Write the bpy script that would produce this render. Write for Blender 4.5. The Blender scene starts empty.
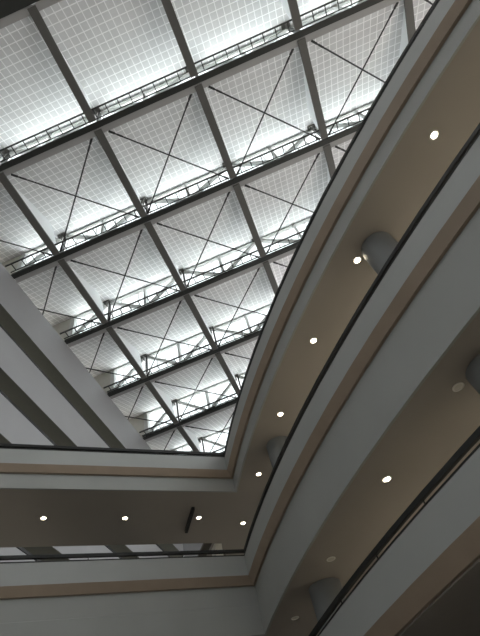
import bpy, bmesh, math
from mathutils import Vector, Matrix

sc = bpy.context.scene
COL = sc.collection
pi = math.pi

# ------------------------------------------------------------------ materials
def mat(name, col, rough=0.6, metal=0.0, var=0.0, scale=3.0, bump=0.0, emit=None, estr=0.0):
    m = bpy.data.materials.new(name); m.use_nodes = True
    nt = m.node_tree; b = nt.nodes['Principled BSDF']
    b.inputs['Base Color'].default_value = (*col, 1)
    b.inputs['Roughness'].default_value = rough
    b.inputs['Metallic'].default_value = metal
    if emit:
        b.inputs['Emission Color'].default_value = (*emit, 1)
        b.inputs['Emission Strength'].default_value = estr
    if var > 0 or bump > 0:
        tc = nt.nodes.new('ShaderNodeTexCoord'); n = nt.nodes.new('ShaderNodeTexNoise')
        n.inputs['Scale'].default_value = scale; n.inputs['Detail'].default_value = 5
        nt.links.new(tc.outputs['Object'], n.inputs['Vector'])
        if var > 0:
            r = nt.nodes.new('ShaderNodeValToRGB')
            r.color_ramp.elements[0].position = 0.3; r.color_ramp.elements[1].position = 0.7
            r.color_ramp.elements[0].color = (*[c * (1 - var) for c in col], 1)
            r.color_ramp.elements[1].color = (*[min(1, c * (1 + var)) for c in col], 1)
            nt.links.new(n.outputs['Fac'], r.inputs['Fac']); nt.links.new(r.outputs['Color'], b.inputs['Base Color'])
        if bump > 0:
            bp = nt.nodes.new('ShaderNodeBump'); bp.inputs['Strength'].default_value = bump
            nt.links.new(n.outputs['Fac'], bp.inputs['Height']); nt.links.new(bp.outputs['Normal'], b.inputs['Normal'])
    return m

M = {}
M['plaster'] = mat('grey_plaster', (0.35, 0.362, 0.348), 0.55, var=0.03, scale=0.7)
M['fascia'] = mat('fascia_plaster', (0.325, 0.335, 0.318), 0.7, var=0.03, scale=0.6)
M['tan'] = mat('tan_band', (0.30, 0.235, 0.175), 0.5, var=0.05, scale=1.5)
M['soffit'] = mat('soffit_plaster', (0.315, 0.287, 0.25), 0.75, var=0.03, scale=0.5)
M['rail'] = mat('black_rail_metal', (0.01, 0.011, 0.01), 0.6)
M['column'] = mat('column_plaster', (0.20, 0.21, 0.21), 0.6, var=0.02)
M['backwall'] = mat('gallery_wall', (0.36, 0.34, 0.30), 0.8, var=0.03)
M['floor'] = mat('stone_floor', (0.13, 0.12, 0.105), 0.5, var=0.08, scale=1.2)
M['carpet'] = mat('gallery_floor', (0.17, 0.155, 0.13), 0.8)
M['wing'] = mat('wing_panel', (0.34, 0.34, 0.345), 0.6, var=0.02, scale=0.5)
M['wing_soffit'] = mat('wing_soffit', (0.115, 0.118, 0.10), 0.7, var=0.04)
M['chord'] = mat('dark_steel', (0.035, 0.038, 0.036), 0.45)
M['rib'] = mat('rib_steel', (0.13, 0.128, 0.12), 0.5, var=0.03)
M['web'] = mat('white_web', (0.86, 0.88, 0.90), 0.5)
M['strut'] = mat('pale_steel', (0.46, 0.47, 0.46), 0.5, var=0.04)
M['sill'] = mat('sill_grey', (0.42, 0.42, 0.42), 0.6)
M['rod'] = mat('rod_steel', (0.03, 0.03, 0.032), 0.4)
M['beige'] = mat('end_panel', (0.42, 0.41, 0.37), 0.7, var=0.04)
M['trim'] = mat('white_trim', (0.7, 0.68, 0.62), 0.4)
M['lamp'] = mat('lamp_lens', (0.9, 0.85, 0.7), 0.4, emit=(1.0, 0.88, 0.66), estr=9.0)
M['lamp_off'] = mat('unlit_lens', (0.55, 0.53, 0.46), 0.4)
M['black'] = mat('black_panel', (0.01, 0.01, 0.01), 0.5)

def shell_material(pitch):
    m = bpy.data.materials.new('tiled_roof_shell'); m.use_nodes = True
    nt = m.node_tree; nt.nodes.clear()
    out = nt.nodes.new('ShaderNodeOutputMaterial')
    uvn = nt.nodes.new('ShaderNodeTexCoord')
    sep = nt.nodes.new('ShaderNodeSeparateXYZ'); nt.links.new(uvn.outputs['Object'], sep.inputs[0])
    def line(sock, size, w):
        a = nt.nodes.new('ShaderNodeMath'); a.operation = 'DIVIDE'; a.inputs[1].default_value = size
        nt.links.new(sock, a.inputs[0])
        f = nt.nodes.new('ShaderNodeMath'); f.operation = 'FRACT'; nt.links.new(a.outputs[0], f.inputs[0])
        s = nt.nodes.new('ShaderNodeMath'); s.operation = 'SUBTRACT'; s.inputs[1].default_value = 0.5
        nt.links.new(f.outputs[0], s.inputs[0])
        ab = nt.nodes.new('ShaderNodeMath'); ab.operation = 'ABSOLUTE'; nt.links.new(s.outputs[0], ab.inputs[0])
        g = nt.nodes.new('ShaderNodeMath'); g.operation = 'GREATER_THAN'; g.inputs[1].default_value = 0.5 - w
        nt.links.new(ab.outputs[0], g.inputs[0]); return g.outputs[0]
    t = pitch / 15
    l1 = line(sep.outputs['X'], t, 0.06); l2 = line(sep.outputs['Y'], t, 0.06)
    mx = nt.nodes.new('ShaderNodeMath'); mx.operation = 'MAXIMUM'
    nt.links.new(l1, mx.inputs[0]); nt.links.new(l2, mx.inputs[1])
    nz = nt.nodes.new('ShaderNodeTexNoise'); nz.inputs['Scale'].default_value = 0.9
    nt.links.new(uvn.outputs['Object'], nz.inputs['Vector'])
    cr = nt.nodes.new('ShaderNodeValToRGB')
    cr.color_ramp.elements[0].position = 0.3; cr.color_ramp.elements[1].position = 0.7
    cr.color_ramp.elements[0].color = (0.64, 0.64, 0.645, 1); cr.color_ramp.elements[1].color = (0.70, 0.70, 0.705, 1)
    nt.links.new(nz.outputs['Fac'], cr.inputs['Fac'])
    mc = nt.nodes.new('ShaderNodeMix'); mc.data_type = 'RGBA'
    nt.links.new(mx.outputs[0], mc.inputs['Factor']); nt.links.new(cr.outputs['Color'], mc.inputs[6])
    mc.inputs[7].default_value = (0.94, 0.94, 0.945, 1)
    d = nt.nodes.new('ShaderNodeBsdfDiffuse'); tr = nt.nodes.new('ShaderNodeBsdfTranslucent')
    nt.links.new(mc.outputs[2], d.inputs['Color']); nt.links.new(mc.outputs[2], tr.inputs['Color'])
    ms = nt.nodes.new('ShaderNodeMixShader'); ms.inputs[0].default_value = 0.035
    nt.links.new(d.outputs[0], ms.inputs[1]); nt.links.new(tr.outputs[0], ms.inputs[2])
    nt.links.new(ms.outputs[0], out.inputs['Surface'])
    return m

def glass_material():
    m = bpy.data.materials.new('clear_pane'); m.use_nodes = True
    nt = m.node_tree; nt.nodes.clear()
    out = nt.nodes.new('ShaderNodeOutputMaterial')
    t = nt.nodes.new('ShaderNodeBsdfTransparent'); t.inputs['Color'].default_value = (0.93, 0.97, 0.97, 1)
    g = nt.nodes.new('ShaderNodeBsdfGlossy'); g.inputs['Roughness'].default_value = 0.05
    mx = nt.nodes.new('ShaderNodeMixShader'); mx.inputs[0].default_value = 0.06
    nt.links.new(t.outputs[0], mx.inputs[1]); nt.links.new(g.outputs[0], mx.inputs[2]); nt.links.new(mx.outputs[0], out.inputs['Surface'])
    return m
M['glass'] = glass_material()

# ------------------------------------------------------------------ helpers
def meta(o, label=None, cat=None, group=None, kind=None):
    if label: o['label'] = label
    if cat: o['category'] = cat
    if group: o['group'] = group
    if kind: o['kind'] = kind
    return o

def link(name, verts, faces, m, parent=None, smooth=False):
    me = bpy.data.meshes.new(name)
    me.from_pydata([tuple(v) for v in verts], [], faces)
    bm = bmesh.new(); bm.from_mesh(me); bmesh.ops.recalc_face_normals(bm, faces=bm.faces); bm.to_mesh(me); bm.free()
    me.materials.append(m)
    if smooth:
        for p in me.polygons: p.use_smooth = True
    o = bpy.data.objects.new(name, me); COL.objects.link(o)
    if parent: o.parent = parent
    return o

class MB:
    def __init__(s): s.v = []; s.f = []
    def add(s, v, f):
        n = len(s.v); s.v += [Vector(p) for p in v]; s.f += [tuple(i + n for i in q) for q in f]; return s
    def box(s, x0, x1, y0, y1, z0, z1):
        v = [(x, y, z) for z in (z0, z1) for y in (y0, y1) for x in (x0, x1)]
        return s.add(v, [(0, 1, 3, 2), (4, 5, 7, 6), (0, 1, 5, 4), (2, 3, 7, 6), (0, 2, 6, 4), (1, 3, 7, 5)])
    def bar(s, p, q, w, h=None, up=(0, 0, 1)):
        h = h or w; p = Vector(p); q = Vector(q); d = (q - p).normalized(); up = Vector(up)
        if abs(d.dot(up)) > 0.99: up = Vector((1, 0, 0))
        a = d.cross(up).normalized(); b = a.cross(d).normalized()
        v = [c + a * i * w / 2 + b * j * h / 2 for c in (p, q) for i, j in ((-1, -1), (1, -1), (1, 1), (-1, 1))]
        return s.add(v, [(0, 1, 2, 3), (4, 5, 6, 7), (0, 1, 5, 4), (1, 2, 6, 5), (2, 3, 7, 6), (3, 0, 4, 7)])
    def tube(s, p, q, r, n=8, r2=None):
        p = Vector(p); q = Vector(q); d = (q - p).normalized(); up = Vector((0, 0, 1)) if abs(d.z) < .95 else Vector((1, 0, 0))
        a = d.cross(up).normalized(); b = a.cross(d); r2 = r if r2 is None else r2
        v = [c + (a * math.cos(2 * pi * k / n) + b * math.sin(2 * pi * k / n)) * rr for c, rr in ((p, r), (q, r2)) for k in range(n)]
        f = [(k, (k + 1) % n, n + (k + 1) % n, n + k) for k in range(n)] + [tuple(range(n)), tuple(range(n, 2 * n))]
        return s.add(v, f)
    def lathe(s, prof, n=32, c=(0, 0, 0)):
        c = Vector(c); v = [c + Vector((r * math.cos(2 * pi * k / n), r * math.sin(2 * pi * k / n), z)) for r, z in prof for k in range(n)]
        f = []
        for i in range(len(prof) - 1):
            f += [(i * n + k, i * n + (k + 1) % n, (i + 1) * n + (k + 1) % n, (i + 1) * n + k) for k in range(n)]
        f += [tuple(range(n)), tuple(range((len(prof) - 1) * n, len(prof) * n))]
        return s.add(v, f)
    def prism(s, poly, axis, a, b):      # poly in the two other axes, extruded along axis
        def P(u, w, t):
            return {'x': (t, u, w), 'y': (u, t, w), 'z': (u, w, t)}[axis]
        n = len(poly)
        v = [P(u, w, a) for u, w in poly] + [P(u, w, b) for u, w in poly]
        f = [tuple(range(n)), tuple(range(n, 2 * n))] + [(k, (k + 1) % n, n + (k + 1) % n, n + k) for k in range(n)]
        return s.add(v, f)
    def build(s, name, m, parent=None, smooth=False): return link(name, s.v, s.f, m, parent, smooth)

def empty(name, loc=(0, 0, 0), rz=0.0):
    o = bpy.data.objects.new(name, None); COL.objects.link(o); o.location = loc; o.rotation_euler = (0, 0, rz)
    o.empty_display_size = 0.3; return o

# ------------------------------------------------------------------ plan of the void (metres, eye at 0,0,0)
FLOOR = -1.6
CC = Vector((46.886, 40.689)); RR = 54.26                 # circle of the curved gallery edge
LM, LB = 0.6194, 20.877                                   # straight gallery edge y = LM x + LB
LD = Vector((1, LM)).normalized(); LN = Vector((-LD.y, LD.x)); L0 = Vector((0, LB))
HR = 32.0                                                 # underside level of the roof steel
GA, GB, GX, GY = 0.2148, 0.0199, -0.386, 0.004
PITCH = math.hypot(GA, GB) * HR; RANG = math.atan2(-GB, GA)
ORI = Vector((GX * HR, GY * HR, HR))
def grid(u, v, z=0.0):
    return Vector((HR * (GA * u + GB * v + GX), HR * (-GB * u + GA * v + GY), HR + z))
WALL_U = -0.54
WU = Vector((math.cos(RANG), math.sin(RANG))); WV = Vector((-math.sin(RANG), math.cos(RANG)))
def ucoord(p): return (Vector((p.x, p.y)) - Vector((ORI.x, ORI.y))).dot(WU) / PITCH
def vcoord(p): return (Vector((p.x, p.y)) - Vector((ORI.x, ORI.y))).dot(WV) / PITCH

def corner(w):
    q0 = L0 + LN * w; r = RR - w; e = q0 - CC
    b = e.dot(LD); c = e.dot(e) - r * r
    return q0 + LD * (-b - math.sqrt(b * b - c))
def left_end(w):
    q0 = L0 + LN * w
    u0 = ucoord(q0); du = WU.dot(LD) / PITCH
    return q0 + LD * ((WALL_U - u0) / du)
TH0 = math.atan2(corner(0).y - CC.y, corner(0).x - CC.x) % (2 * pi)
THS = [TH0 + math.radians(d) for d in (1.2, 2.5, 4, 5.5, 7)] + [TH0 + math.radians(7 + 1.5 * k) for k in range(1, 26)]
def on_circle(th, w): return CC + Vector((math.cos(th), math.sin(th))) * (RR - w)
def path(w): return [left_end(w), (left_end(w) * 0.5 + corner(w) * 0.5), corner(w)] + [on_circle(t, w) for t in THS]
def sweep(name, prof, m, parent=None):
    cols = [path(w) for w, z in prof]; n = len(prof); k = len(cols[0])
    v = []; f = []
    for i in range(k):
        for j, (w, z) in enumerate(prof): v.append((cols[j][i].x, cols[j][i].y, z))
    for i in range(k - 1):
        for j in range(n): f.append((i * n + j, i * n + (j + 1) % n, (i + 1) * n + (j + 1) % n, (i + 1) * n + j))
    f += [tuple(range(n)), tuple(range((k - 1) * n, k * n))]
    return link(name, v, f, m, parent)

# ------------------------------------------------------------------ galleries
LV = {'A': dict(r=15.0, b=13.955, d=0.30, w=0.17, s=12.95, name='topmost'),
      'B': dict(r=10.0, b=8.915, d=0.30, w=0.17, s=6.88, name='middle'),
      'C': dict(r=5.0, b=3.84, d=0.36, w=0.20, s=3.44, name='lowest')}
DEPTH = 6.5; BW = 4.62
def plate(name, z0, z1, w0, m, parent, extra=True):
    # floor plate following the void edge at offset w0; bridge BW wide, curved side DEPTH wide
    front = path(w0)
    back = [on_circle(t, DEPTH) for t in THS[::-1]]
    e0 = L0 + LN * BW; t = (Vector((-4.95, 23.2)) - e0).dot(LD); piv = e0 + LD * t
    poly = front + back[:-1] + [piv + LN * 9 + LD * 6, piv + LN * 9, piv, left_end(BW)]
    mb = MB(); mb.prism([(p.x, p.y) for p in poly], 'z', z0, z1)
    o = mb.build(name, m, parent)
    bm = bmesh.new(); bm.from_mesh(o.data)
    bmesh.ops.triangulate(bm, faces=[f for f in bm.faces if len(f.verts) > 4]); bm.to_mesh(o.data); bm.free()
    return o
for key, L in LV.items():
    r, b, d, w, s = L['r'], L['b'], L['d'], L['w'], L['s']
    g = empty('gallery_balcony', (0, 0, 0))
    meta(g, {'A': 'topmost gallery balcony, its parapet edging the view of the roof',
             'B': 'middle gallery balcony below the topmost one, with a tall plain fascia',
             'C': 'lowest gallery balcony crossing the bottom right corner of the photo'}[key], 'balcony', 'stacked gallery balconies round the atrium')
    sweep('parapet', [(0, b), (0, r - 0.30), (0.16, r - 0.30), (0.16, b)], M['plaster'], g)
    sweep('edge_band', [(0.0, b), (0.16, b), (0.40, b), (0.40, b - d), (w, b - d)], M['tan'], g)
    if key == 'B':
        mid = s + 1.0
        sweep('fascia', [(0.27, b - d), (0.27, mid), (0.24, mid - 0.02), (0.24, s), (0.33, s), (0.33, b - d)], M['fascia'], g)
    elif key == 'A':
        sweep('fascia', [(0.28, b - d), (0.28, s), (0.36, s), (0.36, b - d)], M['fascia'], g)
    plate('soffit', s + 0.004, s + 0.14, 0.3, M['soffit'], g)
    plate('floor_slab', b - 0.14, b, 0.12, M['carpet'], g)
    # handrail: square rail on short posts above a thin channel
    h = empty('handrail', (0, 0, 0))
    meta(h, {'A': 'thin black handrail along the topmost parapet against the roof',
             'B': 'black handrail along the middle parapet, turning the corner at lower left',
             'C': 'thick black handrail above the lowest parapet at bottom right'}[key], 'handrail', 'black handrails on the gallery parapets')
    if key == 'A': sweep('rail', [(0.02, r - 0.14), (0.02, r), (0.13, r), (0.13, r - 0.14)], M['rail'], h)
    else: sweep('rail', [(0.03, r - 0.12), (0.03, r), (0.13, r), (0.13, r - 0.12)], M['rail'], h)
    sweep('channel', [(-0.012, r - 0.299), (-0.012, r - 0.26), (0.13, r - 0.26), (0.13, r - 0.299)], M['rail'], h)
    pts = []
    a0, a1 = left_end(0.085), corner(0.085)
    for k in range(8): pts.append(a0.lerp(a1, (k + 0.5) / 8))
    for k in range(19): pts.append(on_circle(TH0 + math.radians(0.4 + 2.2 * k), 0.085))
    for p in pts:
        MB().tube((p.x, p.y, r - 0.261), (p.x, p.y, r - 0.118), 0.018).build('post', M['rail'], h)

# back walls of the galleries and storey walls
def wall_strip(name, pts, z0, z1, th, m, label):
    mb = MB(); 
    for p, q in zip(pts[:-1], pts[1:]):
        dv = (q - p).normalized(); nn = Vector((-dv.y, dv.x)) * th
        v = [(p.x, p.y, z0), (q.x, q.y, z0), (q.x + nn.x, q.y + nn.y, z0), (p.x + nn.x, p.y + nn.y, z0),
             (p.x, p.y, z1), (q.x, q.y, z1), (q.x + nn.x, q.y + nn.y, z1), (p.x + nn.x, p.y + nn.y, z1)]
        mb.add(v, [(0, 1, 2, 3), (4, 5, 6, 7), (0, 1, 5, 4), (1, 2, 6, 5), (2, 3, 7, 6), (3, 0, 4, 7)])
    o = mb.build(name, m); return meta(o, label, 'wall', kind='structure')
back = [on_circle(TH0 + math.radians(k), DEPTH - 0.2) for k in (-1, 2, 5, 8, 12, 16, 20, 25, 30, 35, 40, 44)]
for k, (z0, z1, nm) in enumerate([(LV['B']['b'], LV['A']['s'], 'upper'), (LV['C']['b'], LV['B']['s'], 'middle'), (FLOOR, LV['C']['s'], 'ground')]):
    wall_strip('wall_right' if k == 0 else 'wall_right.%03d' % k, back, z0 + 0.002, z1 - 0.002, 0.15, M['backwall'], f'plain {nm} storey back wall behind the curved gallery')

# columns
for key, z0, z1, nm in (('A', LV['B']['b'], LV['A']['s'], 'under the topmost'), ('B', LV['C']['b'], LV['B']['s'], 'under the middle')):
    for k, deg in enumerate((206.6, 217.35, 228.1, 238.8)):
        p = on_circle(math.radians(deg), 1.68)
        if (key, k) in (('A', 2), ('A', 3), ('B', 3), ('B', 2)): continue
        c = MB().lathe([(0.56, z0 + 0.002), (0.56, z1 - 0.03), (0.56, z1 - 0.001)], 40, (p.x, p.y, 0)).build('column', M['column'], smooth=False)
        for q in c.data.polygons: q.use_smooth = len(q.vertices) == 4
        meta(c, {('A', 0): 'round grey column under the topmost soffit, nearest the inner corner',
                 ('A', 1): 'round grey column under the topmost soffit beside a lit downlight at upper right',
                 ('B', 0): 'round column under the middle soffit at the bottom of the photo',
                 ('B', 1): 'dark round column under the middle soffit at the right edge'}[(key, k)], 'column', 'round columns under the curved galleries')
pc = L0 + LN * (BW + 0.35); pc = pc + LD * ((Vector((-4.95, 23.2)) - pc).dot(LD) + 0.25)
p_ = empty('pier', (pc.x, pc.y, LV['B']['b'] + 0.001), math.atan2(LD.y, LD.x))
MB().box(-0.2, 0.2, -0.3, 0.3, 0, LV['A']['s'] - LV['B']['b'] - 0.003).build('shaft', M['trim'], p_)
MB().box(-0.24, 0.24, -0.34, 0.34, 0, 0.12).build('plinth', M['rail'], p_)
meta(p_, 'slim pale pier at the far end of the bridge soffit above the middle rail', 'pier')

# downlights
def downlight(p, s, lit, label):
    t = empty('downlight', (p[0], p[1], s))
    meta(t, label, 'downlight', 'round downlights in the gallery soffits')
    MB().lathe([(0.103, 0.002), (0.15, 0.002), (0.15, -0.012), (0.107, -0.02), (0.103, 0.0)], 28).build('trim_ring', M['trim'], t)
    MB().lathe([(0.102, 0.003), (0.102, -0.008), (0.06, -0.012)], 28).build('lens', M['lamp'] if lit else M['lamp_off'], t)
    if lit: MB().lathe([(0.02, -0.012), (0.02, -0.016), (0.012, -0.018)], 10).build('diffuser_cap', M['lamp'], t)
    return t
SA = LV['A']['s'] / 13.1; SB = LV['B']['s'] / 6.95
for (p, lb) in [((7.17, 5.73), 'lit downlight nearest the top right of the topmost soffit'),
                ((4.41, 9.15), 'lit downlight beside the large round column in the topmost soffit'),
                ((2.37, 12.04), 'lit downlight third from the top along the curved topmost soffit'),
                ((0.35, 15.43), 'lit downlight just above the inner column in the topmost soffit'),
                ((-1.46, 18.97), 'lit downlight just below the inner column in the topmost soffit'),
                ((-3.15, 22.55), 'lit downlight tucked against the rail corner in the topmost soffit'),
                ((-5.0, 20.82), 'lit downlight beside the narrow black panel in the bridge soffit'),
                ((-8.03, 18.97), 'lit downlight midway along the bridge soffit'),
                ((-11.04, 17.07), 'lit downlight at the left end of the bridge soffit')]:
    downlight((p[0] * SA, p[1] * SA), LV['A']['s'], True, lb)
for (p, lit, lb) in [((2.44, 12.12), True, 'only lit downlight in the middle gallery soffit'),
                     ((4.41, 9.26), False, 'unlit downlight beside the dark column at the right edge'),
                     ((0.35, 15.58), False, 'unlit downlight above the bottom column in the middle soffit'),
                     ((-1.52, 19.09), False, 'unlit downlight below the bottom column at the photo foot')]:
    downlight((p[0] * SB, p[1] * SB), LV['B']['s'], lit, lb)
# added unseen row deeper inside the curved galleries, its spots brighten the soffits
def fill_lamp_at(p, z, power, label=None):
    t = downlight(p, z, True, label)
    ld = bpy.data.lights.new('fill_beam', 'SPOT'); ld.energy = power; ld.color = (1.0, 0.96, 0.89)
    ld.spot_size = math.radians(120); ld.spot_blend = 0.8; ld.shadow_soft_size = 0.1
    lo = bpy.data.objects.new('fill_beam', ld); COL.objects.link(lo); lo.parent = t; lo.location = (0, 0, -0.06)
for key, pw in (('A', 600), ('B', 360)):
    for k in range(9):
        fill_lamp_at(on_circle(TH0 + math.radians(4 + 4.2 * k), 4.3), LV[key]['s'], pw,
                'added fill downlight in the inner row of the curved %s gallery' % LV[key]['name'])
v0 = Vector((-4.97, 19.83)); v1 = Vector((-5.89, 21.52))
pn = empty('ceiling_panel', (*((v0 + v1) / 2 * SA), LV['A']['s']), math.atan2((v1 - v0).y, (v1 - v0).x))
hl = (v1 - v0).length / 2
MB().box(-hl, hl, -0.07, 0.07, -0.16, -0.001).build('housing', M['black'], pn)
MB().box(-hl + 0.05, hl - 0.05, -0.045, 0.045, -0.17, -0.16).build('grille', M['rail'], pn)
meta(pn, 'narrow black panel fixed under the bridge soffit beside a lit downlight', 'ceiling panel')

# ------------------------------------------------------------------ floor, wing wall, end wall
f_ = MB().box(-40, 45, -30, 60, FLOOR - 0.3, FLOOR).build('floor', M['floor']); meta(f_, 'pale stone ground floor of the atrium', 'floor', kind='structure')

def local_struct(name, label, mb, m, cat='wall', parent=None):
    o = mb.build(name, m, parent)
    if parent is None:
        o.location = ORI; o.rotation_euler = (0, 0, RANG); meta(o, label, cat, kind='structure')
    return o
W = WALL_U * PITCH; V1 = 6.15 * PITCH; V0 = -1.2 * PITCH
bands = [(32.1, 28.35), (26.45, 23.5), (21.85, 19.45), (18.1, 15.55), (14.2, 11.8), (10.3, 8.0), (6.5, 4.2), (2.6, FLOOR)]
top_s = HR / 1.0 * 0 + 1
zb = []
urel = 1.785 - WALL_U
for a, c in [(2.315, 2.625), (2.81, 3.16), (3.405, 3.83), (4.115, 4.785), (5.235, 6.1)]:
    zb.append((HR * urel / a, HR * urel / c))
zb += [(9.9, 7.6), (6.0, 3.7), (2.1, FLOOR)]
zb[0] = (HR - 0.02, zb[0][1])
nth = ['top', 'second', 'third', 'fourth', 'fifth', 'sixth', 'seventh', 'lowest']
for k, (zt, zl) in enumerate(zb):
    o = local_struct('wall_left' if k == 0 else 'wall_left.%03d' % k, f'{nth[k]} pale grey spandrel of the banded wing wall at left',
                     MB().box(W - 0.25, W, V0, V1, zt - HR, zl - HR), M['wing'])
    if k + 1 < len(zb):
        nz = zb[k + 1][0]
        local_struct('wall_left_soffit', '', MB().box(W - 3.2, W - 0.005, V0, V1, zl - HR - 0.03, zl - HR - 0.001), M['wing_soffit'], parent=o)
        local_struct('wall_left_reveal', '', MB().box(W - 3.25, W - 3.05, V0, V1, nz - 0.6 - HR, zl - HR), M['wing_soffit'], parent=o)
        if k < 5:
            hh = empty('handrail', (ORI.x, ORI.y, 0), RANG)
            MB().box(W - 0.16, W - 0.04, V0, V1, nz + 0.10, nz + 0.26).build('rail', M['rail'], hh)
            MB().box(W - 0.22, W - 0.02, V0, V1, nz + 0.001, nz + 0.04).build('channel', M['rail'], hh)
            for q in range(26):
                y = V0 + (q + 0.5) * (V1 - V0) / 26
                MB().box(W - 0.12, W - 0.08, y - 0.02, y + 0.02, nz + 0.03, nz + 0.1).build('post', M['rail'], hh)
            meta(hh, f'black handrail on the {nth[k + 1]} spandrel of the banded wing wall', 'handrail', 'handrails on the wing wall')
X1 = 5.6 * PITCH
local_struct('wall_back', 'pale end wall of the atrium beyond the bridge', MB().box(W, X1, V1, V1 + 0.3, FLOOR - HR, -0.02), M['wing'])
local_struct('wall_front', 'plain wall of the atrium behind the viewer', MB().box(W, X1, -3.05 * PITCH, -3.05 * PITCH + 0.3, FLOOR - HR, -0.02), M['wing'])

# ------------------------------------------------------------------ roof
def seen(P, margin=0.0):
    """does the void show this roof point past the top gallery and the wing wall, inside the frame"""
    q = Vector((P.x, P.y)) * (15.0 / P.z)
    if (q - CC).length < RR - margin: return False
    if (q - L0).dot(LN) > margin: return False
    zz = P.z; 
    if ucoord(P) < -1.25: return False
    c = CAMR.transposed() @ P
    x = 240 + FPX * c.x / -c.z; y = 318 - FPX * c.y / -c.z
    mg = 12
    return -mg < x < 480 + mg and -mg < y < 636 + mg
CAMR = Matrix(((0.9496760314514111, 0.2495723997909317 * 0 + 0.31323383483700806, 0.0),
               (0.2495723997909317, -0.7566645101305458, -0.6042949911851796),
               (-0.18928563746172974, 0.5738844690547067, -0.7967606689768916)))
# rows above are camera axes expressed for ray->world (world = CAMR @ ray)
FPX = 468.47

CW = 3.35      # clerestory height
SH = shell_material(PITCH)
ordn = ['first', 'second', 'third', 'fourth', 'fifth', 'sixth', 'seventh']
def sz(t): return 0.16 + (CW - 0.16) * (t ** 0.93)
I0, I1 = -1, 5
nwin = 0
for j in range(0, 7):
    vis = [any(seen(grid(u, j, z), 0.4) for u in (i + 0.1, i + 0.3, i + 0.5, i + 0.7, i + 0.95) for z in (0, 2)) for i in range(I0, I1)]
    imax = max([i for i, s in zip(range(I0, I1), vis) if s] + [0]) + 1
    umin, umax = -0.545, min(imax + 0.35, 5.5)
    loc = grid(0, j); where = 'top left corner' if j == 0 else ''
    pos = ['cut by the top left corner', 'first full one from the top', 'second full one from the top', 'third full one from the top',
           'fourth full one from the top', 'fifth full one from the top', 'lowest, just above the bridge parapet'][j]
    T = empty('roof_truss', loc, RANG)
    meta(T, f'dark steel roof truss with pale struts, {pos}', 'truss', 'parallel trusses of the sawtooth roof')
    c = MB()    # lower chord: I section
    c.box(umin * PITCH, umax * PITCH, -0.18 if j else -0.85, 0.18, 0, 0.05); c.box(umin * PITCH, umax * PITCH, -0.04, 0.04, 0.05, 0.2)
    c.box(umin * PITCH, umax * PITCH, -0.16, 0.16, 0.2, 0.26)
    c.build('lower_chord', M['chord'], T)
    MB().box(umin * PITCH, umax * PITCH, 0.19, 0.58, 0.06, 0.16).build('sill_strip', M['sill'], T)
    MB().box(-0.47 * PITCH, umax * PITCH, -0.09, 0.09, CW - 0.2, CW).build('top_chord', M['strut'], T)
    local_u0 = -0.47
    for i in range(I0, imax + 1):
        x0 = i * PITCH; 
        if i >= 0:
            pm = MB(); pm.box(x0 + 0.10, x0 + 0.24, -0.12, 0.12, 0.26, CW - 0.2)
            pm.build('post', M['chord'], T)
            br = MB(); br.box(x0 - 0.28, x0 + 0.30, -0.42, -0.12, CW - 0.32, CW - 0.2); br.box(x0 - 0.05, x0 + 0.05, -0.4, -0.12, CW - 0.75, CW - 0.32)
            br.build('bracket', M['rib'], T)
        if i < imax:
            xm = x0 + 0.5 * PITCH
            if i >= 0:
                MB().bar((x0 + 0.3, 0, CW - 0.28), (xm - 0.15, 0, 0.3), 0.22, 0.26).build('diagonal', M['strut'], T)
            MB().bar((xm + 0.15, 0, 0.3), (x0 + PITCH - 0.12, 0, CW - 0.28), 0.22, 0.26).build('diagonal', M['strut'], T)
            pm = MB(); pm.box(xm - 0.1, xm + 0.1, -0.1, 0.1, 0.26, CW + (0.0 if i >= 0 else -0.2)); pm.build('post', M['strut'], T)
    # end post and solid infill left of the glazing
    MB().box(-0.49 * PITCH, -0.455 * PITCH, -0.13, 0.13, 0.26, CW).build('end_post', M['strut'], T)
    local = MB().box(-1.15 * PITCH, -0.492 * PITCH, -0.06, 0.06, 0.02, CW)
    o = local.build('wall_left_gable', M['beige']); o.location = loc; o.rotation_euler = (0, 0, RANG)
    meta(o, f'beige infill panel at the left end of the truss {pos}', 'wall', kind='structure')
    # clerestory windows, one per bay
    for i in range(I0, imax):
        if j == 0 and False: continue
        nwin += 1
        a = -0.45 if i < 0 else i + 0.05; b = i + 0.985
        wn = empty('window_%d' % nwin, grid(0, j), RANG)
        meta(wn, f'clerestory window in bay {"at the left end" if i < 0 else ordn[i] + " from left"} of the truss {pos}', 'window', kind='structure')
        fr = MB(); n = 8 if i >= 0 else 4
        for k in range(n + 1):
            x = (a + (b - a) * k / n) * PITCH; fr.box(x - 0.03, x + 0.03, 0.16, 0.24, 0.26, CW - 0.05)
        fr.box(a * PITCH, b * PITCH, 0.15, 0.25, 0.2, 0.3); fr.box(a * PITCH, b * PITCH, 0.15, 0.25, CW - 0.12, CW - 0.03)
        fr.build('window_frame', M['sill'], wn)
        MB().box(a * PITCH, b * PITCH, 0.195, 0.205, 0.3, CW - 0.12).build('glass', M['glass'], wn)
    # catwalk on the near side of the chord
    if j >= 1:
        K = empty('catwalk', loc, RANG)
        meta(K, f'narrow ladder-like catwalk along the near side of the truss {pos}', 'catwalk', 'catwalks beside the roof trusses')
        yo = -0.128 * PITCH
        MB().box(umin * PITCH + .05, umax * PITCH, yo - 0.045, yo + 0.045, 0.12, 0.24).build('outer_rail', M['chord'], K)
        MB().box(umin * PITCH + .05, umax * PITCH, -0.33, -0.27, 0.16, 0.24).build('inner_rail', M['chord'], K)
        x = umin * PITCH + 0.5
        nr = 0
        while x < umax * PITCH and nr < 60:
            MB().box(x - 0.03, x + 0.03, yo + 0.046, -0.331, 0.16, 0.21).build('rung', M['chord'], K); x += PITCH * 0.117; nr += 1
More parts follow.
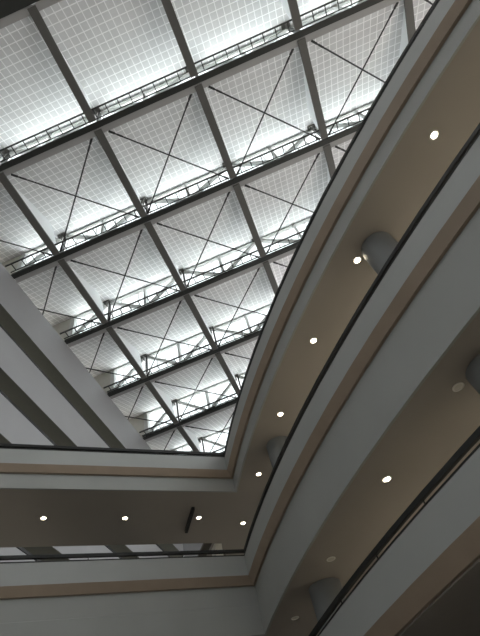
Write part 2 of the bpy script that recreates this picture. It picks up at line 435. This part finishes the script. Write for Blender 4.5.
# shells, ribs, rods
nshell = 0
for j in range(-3, 7):
    for i in range(I0, I1):
        if not any(seen(grid(i + a, j + b, 1.5), 1.0) for a in (0, .25, .5, .75, 1) for b in (0, .25, .5, .75, 1)) and j > 0: continue
        mb = MB(); N = 12
        th = 0.06
        for s in range(2):
            for k in range(N + 1):
                t = k / N; y = (0.07 + 0.935 * t) * PITCH
                for x in (0.0, PITCH): mb.v.append(Vector((x, y, sz(t) + s * th)))
        n2 = 2 * (N + 1)
        for k in range(N):
            a = 2 * k
            mb.f.append((a, a + 1, a + 3, a + 2)); mb.f.append((n2 + a, n2 + a + 1, n2 + a + 3, n2 + a + 2))
            mb.f.append((a, a + 2, n2 + a + 2, n2 + a)); mb.f.append((a + 1, a + 3, n2 + a + 3, n2 + a + 1))
        mb.f.append((0, 1, n2 + 1, n2)); e = 2 * N; mb.f.append((e, e + 1, n2 + e + 1, n2 + e))
        nm = 'ceiling' if nshell == 0 else 'ceiling.%03d' % nshell
        o = mb.build(nm, SH); o.location = grid(i, j); o.rotation_euler = (0, 0, RANG)
        for p in o.data.polygons: p.use_smooth = False
        nshell += 1
        meta(o, 'white tiled translucent roof shell rising to the clerestory', 'ceiling', 'tiled roof shells', 'structure')

rowname = ['topmost roof row', 'second roof row', 'third roof row', 'fourth roof row', 'fifth roof row', 'lowest roof row']
bayn = {-1: 'cut bay at left', 0: 'first full bay from left', 1: 'second full bay', 2: 'third full bay', 3: 'fourth full bay', 4: 'fifth full bay'}
for j in range(0, 6):
    for i in range(0, 6):
        if any(seen(grid(i, j + t), 0.2) for t in (.05, .2, .4, .6, .8, .95)):
            R = empty('roof_rib', grid(i, j), RANG)
            meta(R, f'grey roof rib with white web, {rowname[j]}, {ordn[i]} rib from left', 'rib', 'ribs between the roof trusses')
            MB().box(-0.25, 0.25, 0.27, PITCH - 0.27, -0.04, 0.10).build('flange', M['rib'], R)
            prof = [(0.10 * PITCH, 0.10)] + [((0.07 + 0.915 * t) * PITCH, sz(t) - 0.01) for t in (0.04, 0.2, 0.35, 0.5, 0.62, 0.7)]
            prof += [(0.77 * PITCH, 2.42), (0.82 * PITCH, 2.1), (0.87 * PITCH, 1.5), (0.92 * PITCH, 0.75), (0.95 * PITCH, 0.3), (0.955 * PITCH, 0.10)]
            MB().prism(prof, 'x', -0.07, 0.07).build('web', M['web'], R)
    if j >= 1:
        for i in range(-1, 5):
            for s in (0, 1):
                A = (i + 0.085, j + 0.085) if s == 0 else (i + 0.915, j + 0.085)
                B_ = (i + 0.955, j + 0.955) if s == 0 else (i + 0.045, j + 0.955)
                if not any(seen(grid(A[0] + (B_[0] - A[0]) * t, A[1] + (B_[1] - A[1]) * t)) and A[0] + (B_[0] - A[0]) * t > -0.54 for t in (.03, .2, .35, .5, .65, .8, .97)): continue
                zz = 0.04 if s == 0 else 0.13
                p = grid(A[0], A[1], zz); q = grid(B_[0], B_[1], zz)
                if A[0] < -0.6 or B_[0] < -0.6:      # rods that end on the wing wall
                    lo = -0.64
                    t = (lo - A[0]) / (B_[0] - A[0])
                    X = p.lerp(q, t)
                    if A[0] < -0.6: p = X
                    else: q = X
                T = empty('tie_rod', p)
                d = (q - p); dn = d.normalized()
                meta(T, f'thin dark tie rod sloping down {"right" if s == 0 else "left"}, {rowname[j]}, {bayn[i]}', 'tie rod', 'crossed tie rods under the roof')
                MB().tube(dn * 0.3, d - dn * 0.3, 0.05, 8).build('rod', M['rod'], T)
                MB().bar((0, 0, 0), dn * 0.4, 0.14, 0.05).build('clevis', M['rod'], T)
                MB().bar(d - dn * 0.4, d, 0.14, 0.05).build('clevis', M['rod'], T)
                MB().tube(dn * 0.55, dn * 0.9, 0.065, 8).build('turnbuckle', M['rod'], T)

# ------------------------------------------------------------------ sky
w = bpy.data.worlds.new('sky'); sc.world = w; w.use_nodes = True
nt = w.node_tree; bg = nt.nodes['Background']
tc = nt.nodes.new('ShaderNodeTexCoord'); sp = nt.nodes.new('ShaderNodeSeparateXYZ'); nt.links.new(tc.outputs['Generated'], sp.inputs[0])
cr = nt.nodes.new('ShaderNodeValToRGB'); nt.links.new(sp.outputs['Z'], cr.inputs['Fac'])
cr.color_ramp.elements[0].position = 0.0; cr.color_ramp.elements[0].color = (0.10, 0.10, 0.10, 1)
cr.color_ramp.elements[1].position = 0.5; cr.color_ramp.elements[1].color = (0.95, 0.99, 1.0, 1)
e = cr.color_ramp.elements.new(0.02); e.color = (0.6, 0.62, 0.63, 1)
nt.links.new(cr.outputs['Color'], bg.inputs['Color']); bg.inputs['Strength'].default_value = 1.0

sl = bpy.data.lights.new('sun', 'SUN'); sl.energy = 15.0; sl.angle = math.radians(3); sl.color = (1.0, 0.98, 0.95)  # added sun outside the roof; bounce off the shell tops brightens the ceiling
so = bpy.data.objects.new('sun', sl); COL.objects.link(so); so.location = (0, -20, 60)
so.rotation_euler = Vector((0.05, 0.62, -0.80)).to_track_quat('-Z', 'Y').to_euler()

# ------------------------------------------------------------------ camera
cd = bpy.data.cameras.new('camera'); cam = bpy.data.objects.new('camera', cd); COL.objects.link(cam)
cam.matrix_world = CAMR.to_4x4()
cd.sensor_fit = 'HORIZONTAL'; cd.sensor_width = 36; cd.lens = FPX / 480 * 36; cd.clip_end = 500
sc.camera = cam
sc.view_settings.view_transform = 'Standard'; sc.view_settings.look = 'None'; sc.view_settings.gamma = 1
sc.view_settings.exposure = 1.25
sc.cycles.max_bounces = 10; sc.cycles.diffuse_bounces = 6; sc.cycles.transparent_max_bounces = 12
sc.cycles.use_denoising = True
